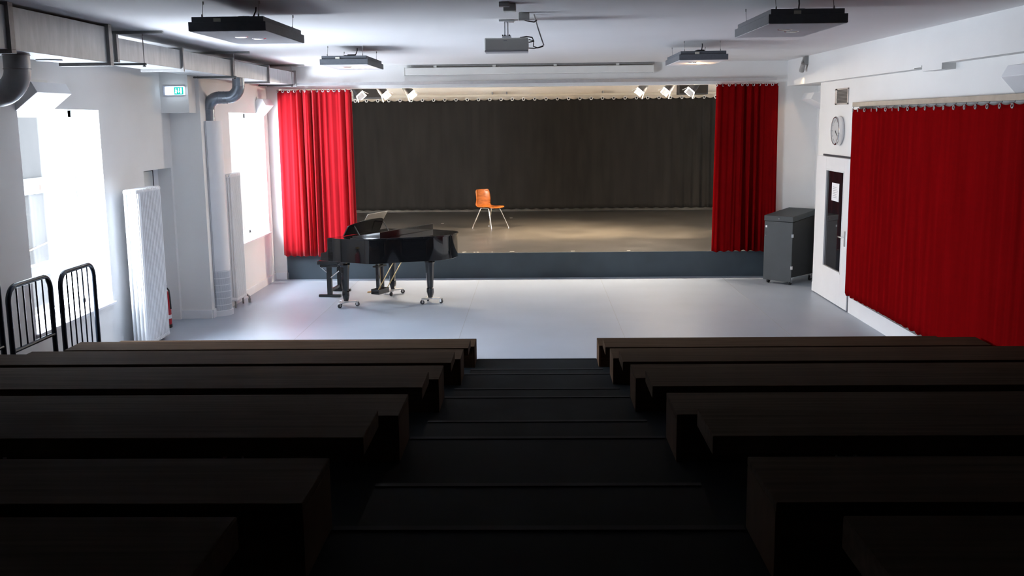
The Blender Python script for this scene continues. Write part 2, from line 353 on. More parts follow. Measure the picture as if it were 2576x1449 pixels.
for (a, b, c_, e) in ((g0, g1, gz0, gz0 + bw), (g0, g1, gz1 - bw, gz1), (g0, g0 + bw, gz0, gz1), (g1 - bw, g1, gz0, gz1)): g.box(ax - .004, a, c_, ax + .02, b, e)
g.build('glazing_bead', trim_m, d2, bevel=.003)
hd = MB().box(ax - .008, 13.575, .86, ax, 13.615, 1.07).build('handle_plate', alu_m, d2, bevel=.004)
MB().tube([(ax - .004, 13.595, .985), (ax - .055, 13.595, .985), (ax - .06, 13.62, .985), (ax - .06, 13.72, .985)], .010, 8).build('handle', chrome_m, hd, smooth=True)

# ------------------------------------------------------------------ curtains
def curtain(P0, P1, z0, z1, folds, amp, seed, m, name, label, group, neye, eye_m, perp, scal=.02, gather=None, hem=0.0, flare=0.0, eyer=.019):
    r = random.Random(seed); P0, P1 = Vector(P0), Vector(P1); L = (P1 - P0).length; d = (P1 - P0).normalized(); q = Vector(perp)
    ph = [r.uniform(0, 2 * PI) for _ in range(6)]; fr = [r.uniform(.55, 1.6) for _ in range(6)]; am = [r.uniform(.5, 1.0) for _ in range(6)]
    def off(s, h):   # s along, h 0 bottom 1 top
        x = s * folds * 2 * PI; wob = .45 * math.sin(2.3 * s * 2 * PI + ph[4]) + .25 * (1 - h) * math.sin(5 * s * PI + ph[5])
        a = amp * (.55 + .45 * math.sin(3.1 * s * PI + ph[3]))
        if gather: a *= gather(s)
        v = math.sin(x + 3 * wob) * am[0] + .45 * math.sin(x * fr[1] + ph[1] + 1.3 * h) * am[1] + .25 * math.sin(x * 2.37 + ph[2] - .9 * h) * am[2]
        return a * v * (.75 + .25 * (1 - h))
    def fn(u, v):
        p = P0 + d * (L * (u + flare * (1 - v) * (u - .5))) + q * off(u, v)
        e = abs(math.sin(u * neye * PI)) * scal * v * v
        z = z0 + (z1 - z0) * v - (e if v > .97 else 0) + (hem * math.sin(u * folds * 2 * PI + 1) + hem * .6 * math.sin(u * 7 + seed)) * (1 - v)
        p.z = z; return p
    o = thing(name, tuple((P0 + P1) / 2 + Vector((0, 0, z0))), label, 'curtain', group)
    MB().grid(fn, max(60, int(folds * 14)), 24).build('cloth', m, o, smooth='all', solid=.004)
    for i in range(neye + 1):
        u = min(max(i / neye, .006), .994); p = fn(u, 1.0); p.z = z1 - .028
        dn = d * (1) + q * ((off(min(u + .003, 1), 1) - off(max(u - .003, 0), 1)) / (.006 * L)); nrm = dn.cross(Vector((0, 0, 1))).normalized()
        if nrm.dot(q) < 0: nrm = -nrm
        MB().torus(p + nrm * .004, nrm, eyer, eyer * .36, 14, 6).build('eyelet', eye_m, o, smooth='all')
    return o
front = (0, -1, 0)
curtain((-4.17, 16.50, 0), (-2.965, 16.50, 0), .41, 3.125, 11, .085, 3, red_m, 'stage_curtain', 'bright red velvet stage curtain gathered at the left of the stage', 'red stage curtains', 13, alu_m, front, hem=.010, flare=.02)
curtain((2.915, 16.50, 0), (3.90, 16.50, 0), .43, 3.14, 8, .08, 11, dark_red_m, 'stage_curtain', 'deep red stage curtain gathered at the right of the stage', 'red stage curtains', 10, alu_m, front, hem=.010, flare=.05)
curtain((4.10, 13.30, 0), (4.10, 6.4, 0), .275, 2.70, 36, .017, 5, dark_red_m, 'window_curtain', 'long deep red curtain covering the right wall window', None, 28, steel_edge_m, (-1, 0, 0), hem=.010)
curtain((-4.75, 24.0, 0), (4.75, 24.0, 0), .50, 3.105, 40, .05, 9, black_cloth_m, 'stage_backdrop', 'black cloth backdrop hung across the rear of the stage', None, 36, tape_m, front, eyer=.03, scal=.05, gather=lambda s: .12 + .9 * max(0, (s - .80) / .2), hem=.006)  # eyelets coloured white for the lit wall showing through the holes
def track(name, x0, y0, x1, y1, z, label, hgt=.044, wd=.05, m=alu_m, brackets=0):
    o = thing(name, ((x0 + x1) / 2, (y0 + y1) / 2, z), label, 'curtain rail')
    v = Vector((x1 - x0, y1 - y0, 0)); L = v.length; v.normalize()
    MB().obox(((x0 + x1) / 2, (y0 + y1) / 2, z), v, (-v.y, v.x, 0), (0, 0, 1), L / 2, wd / 2, hgt / 2).build('rail', m, o, bevel=.003)
    return o
tr = track('curtain_track', -4.28, 16.5, 3.86, 16.5, 3.20, 'long grey curtain rail above the stage opening', m=alu_m)
for i in range(9):
    x = -4.1 + i * .98; MB().box(x - .02, 16.5, 3.19, x + .02, YS, 3.21).build('bracket', alu_m, tr)
bt = track('curtain_track', -4.8, 24.0, 4.8, 24.0, 3.165, 'pale batten rail holding the black backdrop', hgt=.05, wd=.04, m=mat('pale_batten_wood', (.62, .54, .40), .6, var=.1, scale=6, stretch=(.3, 4, 4)))
for x in (-3.6, -1.0, -.66, 1.6, 3.9): MB().box(x - .012, 24.0, 3.18, x + .012, YB, 3.25).build('bracket', steel_edge_m, bt)
wt = track('curtain_track', 4.12, 13.29, 4.12, 6.4, 2.745, 'grey metal curtain rail on the right wall above the red curtain', hgt=.058, wd=.05, m=mat('brushed_rail', (.24, .225, .205), .45, .4, var=.1, scale=12))
for i in range(6): MB().box(4.12, 13.1 - i * 1.1, 2.74, XR, 13.14 - i * 1.1, 2.77).build('bracket', alu_m, wt)
hk = MB()
for i in range(29):
    y = 13.30 - i * 6.9 / 28; MB().tube([(4.12, y, 2.722), (4.115, y, 2.712), (4.11, y, 2.702)], .004, 6).build('glider', steel_edge_m, wt)

# ------------------------------------------------------------------ projection screen, projector, boxes
ps = thing('projection_screen', (-.1, YS, 3.31), 'long white retracted projection screen case above the stage opening', 'screen')
MB().box(-2.09, YS - .13, 3.325, 1.90, YS - .01, 3.44).build('case', white_plastic_m, ps, bevel=.012)
for x in (-2.1, 1.89): MB().box(x, YS - .135, 3.32, x + .015, YS - .005, 3.445).build('end_cap', white_plastic_m, ps, bevel=.004)
MB().box(-1.99, YS - .07, 3.462, 1.92, YS - .03, H).build('hanging_rail', steel_edge_m, ps)
for x in (-1.6, -.65, .33, 1.33): MB().box(x - .025, YS - .09, 3.44, x + .025, YS - .02, 3.475).build('bracket', white_plastic_m, ps)
pj = thing('projector', (-.25, 9.35, H), 'white ceiling mounted video projector with bent black cables', 'projector')
MB().box(-.448, 9.24, 3.212, -.052, 9.52, 3.325).build('body', white_plastic_m, pj, bevel=.012)
MB().box(-.445, 9.232, 3.203, -.056, 9.5, 3.215).build('base', mat('grey_plastic', (.5, .5, .53), .5, var=.02), pj)
MB().box(-.275, 9.2385, 3.296, -.245, 9.24, 3.302).build('badge', print_m, pj)
MB().lathe([(.03, 0), (.034, .012), (.03, .02)], (-.36, 9.51, 3.27), (0, 1, 0), 16).build('lens', dark_glass_m, pj)
pm = MB().box(-.272, 9.33, 3.35, -.262, 9.42, 3.475).box(-.244, 9.33, 3.35, -.234, 9.42, 3.475).box(-.32, 9.30, 3.472, -.18, 9.45, H).box(-.29, 9.32, 3.325, -.21, 9.43, 3.352)
pm = pm.build('mount', trim_m, pj, bevel=.002)
for x in (-.285, -.265, -.225): MB().tube([(x, 9.318, 3.352), (x, 9.330, 3.352)], .007, 8).build('screw', black_m, pm)
MB().tube([(-.13, 9.4, 3.335), (-.07, 9.4, 3.345), (-.02, 9.38, 3.335), (-.005, 9.36, 3.30), (-.05, 9.35, 3.29)], .006, 8).build('cable', black_cable_m, pj, smooth=True)
MB().tube([(-.05, 9.36, 3.24), (0, 9.35, 3.236), (.05, 9.34, 3.245), (.085, 9.32, 3.262), (.06, 9.3, 3.33), (.03, 9.2, 3.41), (.0, 8.9, 3.485)], .006, 8).build('cable', grey_cable_m, pj, smooth=True)
MB().tube([(-.05, 9.30, 3.31), (-.005, 9.3, 3.30), (-.01, 9.29, 3.25), (.03, 9.3, 3.236), (.08, 9.31, 3.25)], .005, 8).build('cable', black_cable_m, pj, smooth=True)
jb = thing('junction_box', (-.09, 8.75, H), 'small white socket box on the ceiling behind the projector', 'junction box')
MB().box(-.135, 8.72, 3.425, -.04, 8.80, H).build('housing', white_plastic_m, jb, bevel=.006)
MB().tube([(-.08, 8.74, 3.428), (-.04, 8.78, 3.42), (.0, 8.84, 3.42), (.02, 8.9, 3.44)], .006, 8).build('cable', black_cable_m, jb, smooth=True)
sb = thing('ceiling_sensor', (-.19, 8.05, H), 'white boxy sensor on the ceiling at the top of the view', 'sensor')
MB().box(-.24, 8.02, 3.43, -.14, 8.12, H).build('housing', white_plastic_m, sb, bevel=.006)
MB().box(-.27, 7.93, 3.455, -.19, 8.0, H).build('base', mat('grey_metal_box', (.4, .4, .4), .4, .3, var=.05), sb, bevel=.003)

# ------------------------------------------------------------------ hanging acoustic panels with downlights
def ceiling_panel(lit):
    o = thing('ceiling_panel', (0, 0, 0), '', 'ceiling panel', 'hanging acoustic ceiling panels')
    MB().box(-.285, 0, -.225, .285, 1.25, -.160).build('lower_rim', panel_dark_m, o, bevel=.003)
    MB().box(-.265, .02, -.160, .265, 1.23, -.122).build('upper_rim', panel_dark_m, o, bevel=.003)
    MB().box(-.278, .008, -.228, .278, 1.242, -.2245).build('underside', panel_white_m, o)
    for i, (x, y) in enumerate(((-.045, .50), (.05, .68))):
        dl = MB().lathe([(.050, -.231), (.058, -.2285), (.058, -.226), (.05, -.225)], (x, y, 0), (0, 0, 1), 24)
        dl = dl.build('downlight', chrome_m, o, smooth=True)
        MB().lathe([(.042, -.2335), (.046, -.231), (.046, -.229)], (x, y, 0), (0, 0, 1), 24).build('lamp', warm_led_m if (lit and i == 1) else lens_m, dl)
    MB().box(-.10, .010, -.165, -.05, .020, -.135).build('label', mat('cream_label', (.6, .58, .5), .6, var=.03), o)
    for x in (-.21, .21):
        for y in (.10, 1.15):
            MB().tube([(x, y, -.125), (x, y + .04, 0)], .0025, 6).lathe([(.006, -.13), (.006, -.10), (.003, -.095)], (x, y, 0)).lathe([(.006, -.022), (.006, 0)], (x, y + .04, 0)).build('wire', steel_edge_m, o)
    MB().tube([(.03, .5, -.115), (.06, .52, -.07), (.07, .55, -.03), (.07, .56, 0)], .006, 8).tube([(-.09, .3, -.12), (-.04, .32, -.10), (.02, .4, -.10), (.06, .48, -.08)], .005, 8).build('cable', black_cable_m, o, smooth=True)
    MB().box(-.02, .36, -.122, .07, .46, -.085).build('driver_box', black_m, o, bevel=.006)
    return o
ca = ceiling_panel(False); ca.location = (-2.245, 7.52, H); ca['label'] = 'large hanging panel at the upper left, both spots dark'
cb = ceiling_panel(True); cb.location = (-2.25, 12.1, H); cb['label'] = 'left hanging panel nearest the stage with a glowing spot'
dup(ca, (1.975, 7.52, H), 'large hanging panel at the upper right, both spots dark')
dup(cb, (1.97, 12.05, H), 'right hanging panel nearest the stage with a glowing spot')
for x in (-2.20, 2.02): lamp('downlight_glow', 'POINT', (x, 12.76, 3.235), 2.0, (1, .62, .3), shadow_soft_size=.02)

# ------------------------------------------------------------------ ventilation duct
dx0, dx1 = -4.27, -3.85
du = thing('ventilation_duct', (-4.05, 9, 3.3), 'galvanised rectangular air duct running along the left ceiling edge', 'duct')
MB().box(dx0, 5.2, 3.15, dx1, 9.26, 3.465).build('wide_section', steel_m, du, bevel=.003)
for a, b in ((9.40, 11.15), (11.15, 13.0), (13.0, 14.75), (14.75, 16.42)): MB().box(dx0, a, 3.187, dx1, b, 3.388).build('narrow_section', steel_m, du, bevel=.003)
def flange(y, za, zb, w=.028, tk=.035):
    MB().box(dx0 - w, y - tk / 2, za - w, dx1 + w, y + tk / 2, za).box(dx0 - w, y - tk / 2, zb, dx1 + w, y + tk / 2, min(zb + w, H - .002)).box(dx1, y - tk / 2, za, dx1 + w, y + tk / 2, zb).box(dx0 - w, y - tk / 2, za, dx0, y + tk / 2, zb).build('flange', steel_edge_m, du, bevel=.002)
flange(7.5, 3.15, 3.462, tk=.07); flange(9.245, 3.15, 3.462, tk=.07); flange(9.40, 3.187, 3.388, tk=.05)
for y in (11.15, 13.0, 14.75, 16.40): flange(y, 3.187, 3.388)
MB().add([(dx1, 9.26, 3.465), (dx1, 9.40, 3.388), (dx1, 9.40, 3.187), (dx1, 9.26, 3.15), (dx0, 9.26, 3.465), (dx0, 9.40, 3.388), (dx0, 9.40, 3.187), (dx0, 9.26, 3.15)], [(0, 1, 2, 3), (4, 7, 6, 5), (0, 4, 5, 1), (3, 2, 6, 7)]).build('reducer', steel_m, du)
for y in (9.95, 12.95, 16.0):
    MB().box(-4.34, y - .02, 3.462, -3.60, y + .02, H).build('hanger_rail', steel_edge_m, du)
    for x in (-3.80, -4.31):
        MB().tube([(x, y, 3.16), (x, y, 3.465)], .005, 8).build('hanger_rod', steel_edge_m, du)
    MB().box(-4.33, y - .012, 3.165, -3.78, y + .012, 3.185).lathe([(.016, 0), (.016, .012)], (-3.80, y, 3.150), n=6).build('hanger_strap', black_m, du)
for y in (8.7,): MB().lathe([(.10, 0), (.11, -.006), (.10, -.012)], (-4.14, y, 3.15)).build('inspection_cover', steel_m, du)
def pipe(pts, r, m, parent):
    pb = MB().tube(pts, r, 24).build('pipe', m, parent, smooth=True); return pb
el = [(-4.05, 7.97, 3.15), (-4.05, 7.97, 3.03)] + arc((-4.24, 7.97, 3.03), (1, 0, 0), (0, 0, -1), .19, 0, PI / 2, 10)[1:] + [(-4.75, 7.97, 2.84)]
p1 = pipe(el, .098, pipe_m, du)
for z in (3.14, 3.035): MB().torus((-4.05, 7.97, z), (0, 0, 1), .099, .005, 24, 6).build('seam_ring', alu_m, p1)
py = 13.55; r_ = .155
el = [(-3.935, py, 3.19), (-3.935, py, 3.09)] + arc((-3.935 - r_, py, 3.09), (1, 0, 0), (0, 0, -1), r_, 0, PI / 2, 10)[1:] + arc((-4.20, py, 2.935 - r_), (0, 0, 1), (-1, 0, 0), r_, 0, PI / 2, 10) + [(-4.355, py, 2.632)]
pipe2_m = mat('spiral_pipe_shaded', (0.24, 0.28, 0.33), 0.32, 0.5, var=0.12, scale=10)  # darker copy of the same pipe steel, its dimmer light put into colour
p2 = pipe(el, .080, pipe2_m, du)
for c, a in (((-3.935, py, 3.08), (0, 0, 1)), ((-4.09, py, 2.935), (1, 0, 0)), ((-4.14, py, 2.935), (1, 0, 0)), ((-4.20, py, 2.935), (1, 0, 0)), ((-4.355, py, 2.78), (0, 0, 1))): MB().torus(c, a, .0805, .004, 24, 6).build('seam_ring', pipe2_m, p2)
# ------------------------------------------------------------------ air diffuser column
ad = thing('air_diffuser', (-4.35, 13.55, 0), 'tall white half round air outlet column by the left wall pilaster', 'air diffuser')
def halfround(r, z0, z1, xw=XL2 - .0, yc=13.55, x0=-4.365):
    poly = [(x0, yc - r)] + [(x0 + .015 + math.cos(a) * r * .95, yc + math.sin(a) * r) for a in [-PI / 2 + PI * i / 20 for i in range(21)]] + [(x0, yc + r)]
    return MB().prism(poly, lambda a, b, t: (a, b, t), z0, z1)
halfround(.165, .62, 2.63).build('shell', trim_m, ad, smooth=True)
halfround(.160, .07, .62).build('grille', perf_m, ad, smooth=True)
halfround(.180, 0, .075).build('plinth', trim_m, ad, smooth=True)
for i in range(6):
    z = .075 + i * .092 + .07; halfround(.1635, z, z + .010).build('grille_rib', trim_m, ad, smooth=True)
gs = MB()
for i in range(34):
    a = -PI / 2 + PI * (i + .5) / 34; gs.tube([(-4.35 + math.cos(a) * .153, 13.55 + math.sin(a) * .161, .08), (-4.35 + math.cos(a) * .153, 13.55 + math.sin(a) * .161, .61)], .0022, 4)
gs.build('grille_bars', trim_m, ad)
MB().box(-4.352, 13.380, .08, -4.348, 13.386, 2.63).build('seam', mat('grey_joint', (.35, .36, .38), .6, var=.02), ad)

# ------------------------------------------------------------------ radiators
def radiator(name, x0, x1, y0, y1, z0, z1, label, ncol=4, pitch=.046):
    xw = XL if x0 < -4.5 else XL2
    o = thing(name, ((x0 + x1) / 2, (y0 + y1) / 2, 0), label, 'radiator', None)
    nsec = int((y1 - y0) / pitch); r = .0135
    for i in range(nsec):
        y = y0 + (i + .5) * (y1 - y0) / nsec; s = MB()
        for c in range(ncol):
            x = x0 + .016 + c * (x1 - x0 - .032) / (ncol - 1); s.tube([(x, y, z0 + .03), (x, y, z1 - .03)], r, 8)
        for z in (z0 + .03, z1 - .03):
            s.tube([(x0 + .004, y, z), (x0 + .012, y, z), (x1 - .012, y, z), (x1 - .004, y, z)], [.017, .027, .027, .017], 10)
        s.build('section', trim_m, o, smooth=True)
    MB().lathe([(.012, -.012), (.018, -.010), (.018, 0)], ((x0 + x1) / 2, y0 + .004, z1 - .03), (0, 1, 0), 16).build('end_plug', chrome_m, o)
    MB().tube([((x0 + x1) / 2, y0 + .05, z0 + .01), ((x0 + x1) / 2, y0 + .05, 0)], .012, 10).tube([((x0 + x1) / 2, y1 - .05, z0 + .01), ((x0 + x1) / 2, y1 - .05, 0)], .012, 10).build('pipe', steel_edge_m, o)
    for z in (z0 + .25, z1 - .25):
        MB().box(xw + .001, (y0 + y1) / 2, z - .02, x0 + .02, (y0 + y1) / 2 + .03, z + .02).build('wall_bracket', trim_m, o)
    return o
radiator('radiator', -4.665, -4.50, 11.28, 12.03, .035, 1.87, 'tall white column radiator beside the left front window')
rd2 = radiator('radiator', -4.325, -4.225, 13.95, 14.42, .10, 1.905, 'tall white radiator behind the air outlet column', 3)
MB().tube([(-4.25, 14.44, .13), (-4.2, 14.44, .09), (-4.2, 14.44, .02)], .014, 8).lathe([(.02, 0), (.02, .06)], (-4.2, 14.44, .0)).build('valve', steel_edge_m, rd2)

# ------------------------------------------------------------------ fire extinguisher
fx = thing('fire_extinguisher', (-4.775, 12.66, 0), 'red fire extinguisher standing by the left door', 'fire extinguisher')
MB().lathe([(.055, 0), (.062, .006), (.064, .03), (.064, .42), (.055, .455), (.028, .475), (.022, .49)], (-4.775, 12.66, 0), n=20).build('cylinder', red_paint_m, fx, smooth=True)
MB().lathe([(.066, .0), (.066, .045)], (-4.775, 12.66, 0), n=20).build('foot_ring', black_m, fx)
MB().lathe([(.0648, .12), (.0648, .17)], (-4.775, 12.66, 0), n=20).build('band', paper_m, fx)
MB().lathe([(.02, .49), (.03, .50), (.03, .53), (.012, .54)], (-4.775, 12.66, 0), n=12).box(-4.785, 12.60, .525, -4.765, 12.72, .545).build('valve', black_m, fx)
MB().box(-4.80, 12.605, .545, -4.76, 12.69, .565).build('lever', yellow_m, fx, bevel=.003)
MB().tube([(-4.745, 12.66, .515), (-4.715, 12.64, .49), (-4.70, 12.62, .40), (-4.70, 12.63, .25)], .010, 8).build('hose', black_m, fx, smooth=True)

# ------------------------------------------------------------------ emergency exit sign
es = thing('exit_sign', (-4.57, 12.95, 2.95), 'lit green and white emergency exit sign on the left wall', 'exit sign')
MB().box(-4.735, 12.955, 2.950, -4.46, 12.98, 3.075).build('mount_plate', mat('grey_violet_plastic', (.4, .42, .5), .5, var=.02), es, bevel=.003)
MB().box(-4.69, 12.90, 2.958, -4.45, 12.955, 3.062).build('light_body', sign_w_m, es, bevel=.004)
gp = MB().box(-4.57, 12.897, 2.962, -4.453, 12.90, 3.056).build('green_panel', green_m, es)
s = MB()
def flat(poly): s.prism(poly, lambda a, b, t: (-4.57 + a, t, 2.962 + b), 12.8955, 12.897)
flat([(.052, .08), (.062, .08), (.062, .045), (.072, .045), (.057, .02), (.042, .045), (.052, .045)])          # arrow
flat([(.078, .012), (.098, .012), (.098, .084), (.078, .084)])                                                 # door
flat([(.020, .070), (.027, .068), (.031, .074), (.027, .082), (.020, .080)])                                     # head
flat([(.014, .062), (.028, .064), (.038, .050), (.032, .044), (.034, .030), (.030, .012), (.024, .014), (.026, .030), (.016, .016), (.008, .018), (.018, .040)])  # runner
s.build('pictogram', sign_w_m, gp)

# ------------------------------------------------------------------ wall lamps (folded white hoods)
def wall_lamp(xw, sgn, y0, y1, z, label, dpt=.16):
    o = thing('wall_lamp', (xw, (y0 + y1) / 2, z), label, 'wall lamp', 'folded white wall lamps')
    poly = [(0, -.17), (dpt, 0), (dpt - .05, .095), (.03, .105), (0, .06)]
    MB().prism(poly, lambda a, b, t: (xw + sgn * a, t, z + b), y0, y1).build('shade', trim_m, o, bevel=.003)
    MB().box(min(xw, xw + sgn * .01), y0 + .05, z - .13, max(xw, xw + sgn * .01), y1 - .05, z + .13).build('wall_plate', white_plastic_m, o)
    return o
wall_lamp(XL, 1, 9.30, 10.0, 2.90, 'folded white wall lamp above the left front window', .22)
wall_lamp(XL2, 1, 15.92, 16.42, 2.87, 'folded white wall lamp beside the left stage curtain')
wall_lamp(4.55, -1, 15.75, 16.35, 2.87, 'folded white wall lamp in the alcove above the grey case', .33)
wall_lamp(XR, -1, 8.35, 9.0, 2.92, 'folded white wall lamp above the right curtain rail')

# ------------------------------------------------------------------ guard rails at the tier edge
def guard_rail(y0, y1, ztop, zb0, zb1, label, low=None, nbar=5, x=-4.40):
    o = thing('guard_rail', (x, (y0 + y1) / 2, min(zb0, zb1)), label, 'railing', 'dark tube guard rails')
    rr = .13
    pts = [(x, y0, zb0), (x, y0, ztop - rr)] + arc((x, y0 + rr, ztop - rr), (0, -1, 0), (0, 0, 1), rr, 0, PI / 2, 8)[1:] + arc((x, y1 - rr, ztop - rr), (0, 0, 1), (0, 1, 0), rr, 0, PI / 2, 8) + [(x, y1, zb1)]
    MB().tube(pts, .023, 14).build('tube_frame', rail_m, o, smooth=True)
    zl = low or max(zb0, zb1) + .22
    MB().tube([(x, y0, zl), (x, y1, zl)], .018, 10).build('lower_rail', rail_m, o, smooth=True)
    for i in range(nbar):
        y = y0 + .03 + (i + 1) * (y1 - y0 - .06) / (nbar + 1)
        MB().tube([(x, y, zl), (x, y, ztop - .012)], .0075, 8).build('bar', rail_m, o, smooth=True)
    return o
guard_rail(9.09, 9.80, 1.245, ZT[0], ZT[0], 'dark tube guard rail in front of the left window', .40, 5)
guard_rail(8.16, 8.90, 1.265, ZT[1], ZT[0], 'dark tube guard rail, next one nearer the camera', .72, 5)
guard_rail(7.28, 8.02, 1.40, ZT[1], ZT[1], 'dark tube guard rail cut off by the left picture edge', .80, 5)

# ------------------------------------------------------------------ stage spotlights
spots = [(-3.10, 18.0, (1.5, 19.9, .42)), (-2.66, 18.0, (-.85, 20.4, .8)), (-2.20, 18.0, (1.1, 19.6, .42)), (1.87, 18.0, (.4, 19.6, .42)), (2.33, 18.0, (.9, 19.9, .42)), (2.75, 18.0, (2.4, 19.4, .42))]
lab = ['lit stage spot at the far left of the left trio', 'lit stage spot in the middle of the left trio', 'lit stage spot at the inner end of the left trio', 'lit stage spot at the inner end of the right trio', 'lit stage spot in the middle of the right trio', 'lit stage spot at the far right of the right trio']
for i, (x, y, aim) in enumerate(spots):
    sgn = 1 if x < 0 else -1
    c = Vector((x, y, 3.10)); a = Vector((sgn * .62, .08, -.74)).normalized()
    o = thing('stage_spotlight', (x, y, 3.4), lab[i], 'spotlight', 'stage spotlights behind the header')
    MB().lathe([(.03, -.27), (.055, -.26), (.06, -.12), (.075, -.05), (.078, .02)], c, a, 18).build('can', black_m, o, smooth=True)
    MB().lathe([(.074, .018), (.07, .035), (.05, .055), (.02, .066)], c, a, 18).build('lens', bulb_m, o, smooth=True)
    u = a.cross(Vector((0, 1, 0))).normalized(); w_ = a.cross(u)
    for k in range(4):
        q = [u, -u, w_, -w_][k]; s_ = a.cross(q)
        cc = c + a * .075 + q * .095
        MB().obox(cc, (a + q * .45), s_, (q - a * .45), .05, .06, .0015).build('barn_door', alu_m, o)
    MB().tube([c + Vector((0, .085, 0)) - a * .1, c + Vector((0, .085, .12)), c + Vector((0, .0, .20)), c + Vector((0, -.085, .12)), c + Vector((0, -.085, 0)) - a * .1], .008, 8).build('yoke', black_m, o)
    MB().tube([c + Vector((0, 0, .2)), (x, y, 3.7)], .014, 8).build('stem', black_m, o)
    src = Vector((x + sgn * .12, y - .03, 2.98))
    lamp('spot_beam', 'SPOT', src, [280, 240, 280, 330, 350, 260][i], (1.0, .76, .48), aim, spot_size=[1.0, .5, .95, 1.0, .9, .9][i], spot_blend=.9, shadow_soft_size=.03)
for (x0, x1, z0, z1, lb) in ((-3.72, -3.10, 3.06, 3.30, 'black box speaker on the stage wall behind the left spotlights'), (2.92, 3.52, 3.07, 3.30, 'black box speaker on the stage wall behind the right spotlights')):
    o = thing('wall_speaker', ((x0 + x1) / 2, 21, z0), lb, 'speaker', 'black speakers above the stage')
    MB().box(x0, 20.9, z0, x1, 21.2, z1).build('cabinet', black_m, o, bevel=.01)
    MB().box(x0 + .02, 20.893, z0 + .02, x1 - .02, 20.9, z1 - .02).build('grille', black_cloth_m, o)
    MB().box((x0 + x1) / 2 - .03, 21.0, z1, (x0 + x1) / 2 + .03, 21.05, 3.7).build('bracket', steel_edge_m, o)
# small spot on the right beam
o = thing('beam_spotlight', (4.02, 15.42, 3.4), 'small grey spotlight fixed to the white beam at the right', 'spotlight')
MB().box(4.0, 15.36, 3.36, 4.06, 15.48, 3.48).build('base', mat('grey_metal', (.25, .25, .25), .4, .4, var=.05), o, bevel=.004)
MB().tube([(4.01, 15.42, 3.47), (3.985, 15.45, 3.40), (4.0, 15.42, 3.33)], .012, 8).build('arm', steel_edge_m, o)
aa = Vector((-.04, .55, -.8)).normalized()
MB().lathe([(.02, -.09), (.035, -.08), (.038, .05), (.034, .055)], (3.985, 15.42, 3.31), aa, 14).build('can', steel_edge_m, o, smooth=True)
lamp('beam_spot_beam', 'SPOT', (3.985, 15.455, 3.255), 2.2, (1, .66, .36), (4.06, 15.9, 2.9), spot_size=.7, spot_blend=.4, shadow_soft_size=.01)

# ------------------------------------------------------------------ grand piano
A = Vector((-2.71, 14.07, 0)); U = Vector((.883, -.469, 0)).normalized(); V = Vector((-U.y, U.x, 0))
def P(u, v, z): return A + U * u + V * v + Vector((0, 0, z))
pn = thing('grand_piano', tuple(A), 'black polished grand piano standing on wheeled dollies before the stage', 'piano')
Bz = Matrix.Translation
def catmull(pts, n=6):
    out = []; m = len(pts)
    for i in range(m - 1):
        p0, p1, p2, p3 = [Vector(pts[max(0, min(m - 1, i + j))]) for j in (-1, 0, 1, 2)]
        for k in range(n):
            t_ = k / n; out.append(.5 * ((2 * p1) + (-p0 + p2) * t_ + (2 * p0 - 5 * p1 + 4 * p2 - p3) * t_ ** 2 + (-p0 + 3 * p1 - 3 * p2 + p3) * t_ ** 3))
    out.append(Vector(pts[-1])); return [(p[0], p[1]) for p in out]
curve = catmull([(.40, -.13), (.55, -.11), (.70, .02), (.82, .20), (.97, .34), (1.14, .50), (1.24, .72), (1.25, .95), (1.17, 1.15), (1.0, 1.26), (.85, 1.28)])
outline = [(-.19, -.13), (.1, -.13)] + curve + [(.4, 1.28), (-.19, 1.28)]
fnP = lambda a, b, t: tuple(P(a, b, t))
MB().prism(outline, fnP, .655, .985).build('rim', piano_m, pn, smooth=True, bevel=.003)
lid_out = [(.235, -.15), (.3, -.15)] + [(a + (.018 if b > .3 else 0), b - (.018 if a < 1.0 else 0)) for a, b in curve] + [(.4, 1.30), (.235, 1.30)]
MB().prism(lid_out, fnP, .986, 1.006).build('lid', piano_m, pn, smooth=True, bevel=.003)
lf = MB()   # front lid leaf folded back on the lid, its far edge a little raised
lf.add([P(.25, -.12, 1.007), P(.25, 1.28, 1.007), P(.66, 1.28, 1.007), P(.66, -.03, 1.007), P(.25, -.12, 1.028), P(.25, 1.28, 1.028), P(.66, 1.28, 1.092), P(.66, -.03, 1.092)], [(0, 1, 2, 3), (4, 7, 6, 5), (0, 4, 5, 1), (1, 5, 6, 2), (2, 6, 7, 3), (3, 7, 4, 0)])
lf.build('front_lid_leaf', piano_m, pn, bevel=.002)
# key arms, key bed
for v0, v1 in ((-.13, -.065), (1.215, 1.28)):
    poly = [(-.32, .66), (-.32, .755), (-.30, .772), (-.245, .775), (-.215, .79), (-.195, .82), (-.19, .985), (-.10, .985), (-.10, .655)]
    MB().prism(poly, lambda a, b, t: tuple(P(a, t, b)), v0, v1).build('key_arm', piano_m, pn, bevel=.002)
MB().prism([(-.32, -.065), (-.19, -.065), (-.19, 1.215), (-.32, 1.215)], fnP, .655, .715).build('key_bed', piano_m, pn, bevel=.002)
MB().prism([(-.305, -.05), (-.20, -.05), (-.20, 1.20), (-.305, 1.20)], fnP, .715, .735).build('keyboard', key_m, pn)
bk = MB()
for i in range(36):
    if i % 7 in (2, 6): continue
    v = -.03 + i * 1.215 / 36; bk.prism([(-.26, v), (-.2, v), (-.2, v + .012), (-.26, v + .012)], fnP, .735, .746)
bk.build('black_keys', black_m, pn)
MB().prism([(-.19, -.065), (-.165, -.065), (-.165, 1.215), (-.19, 1.215)], fnP, .74, .95).build('fallboard', piano_m, pn)
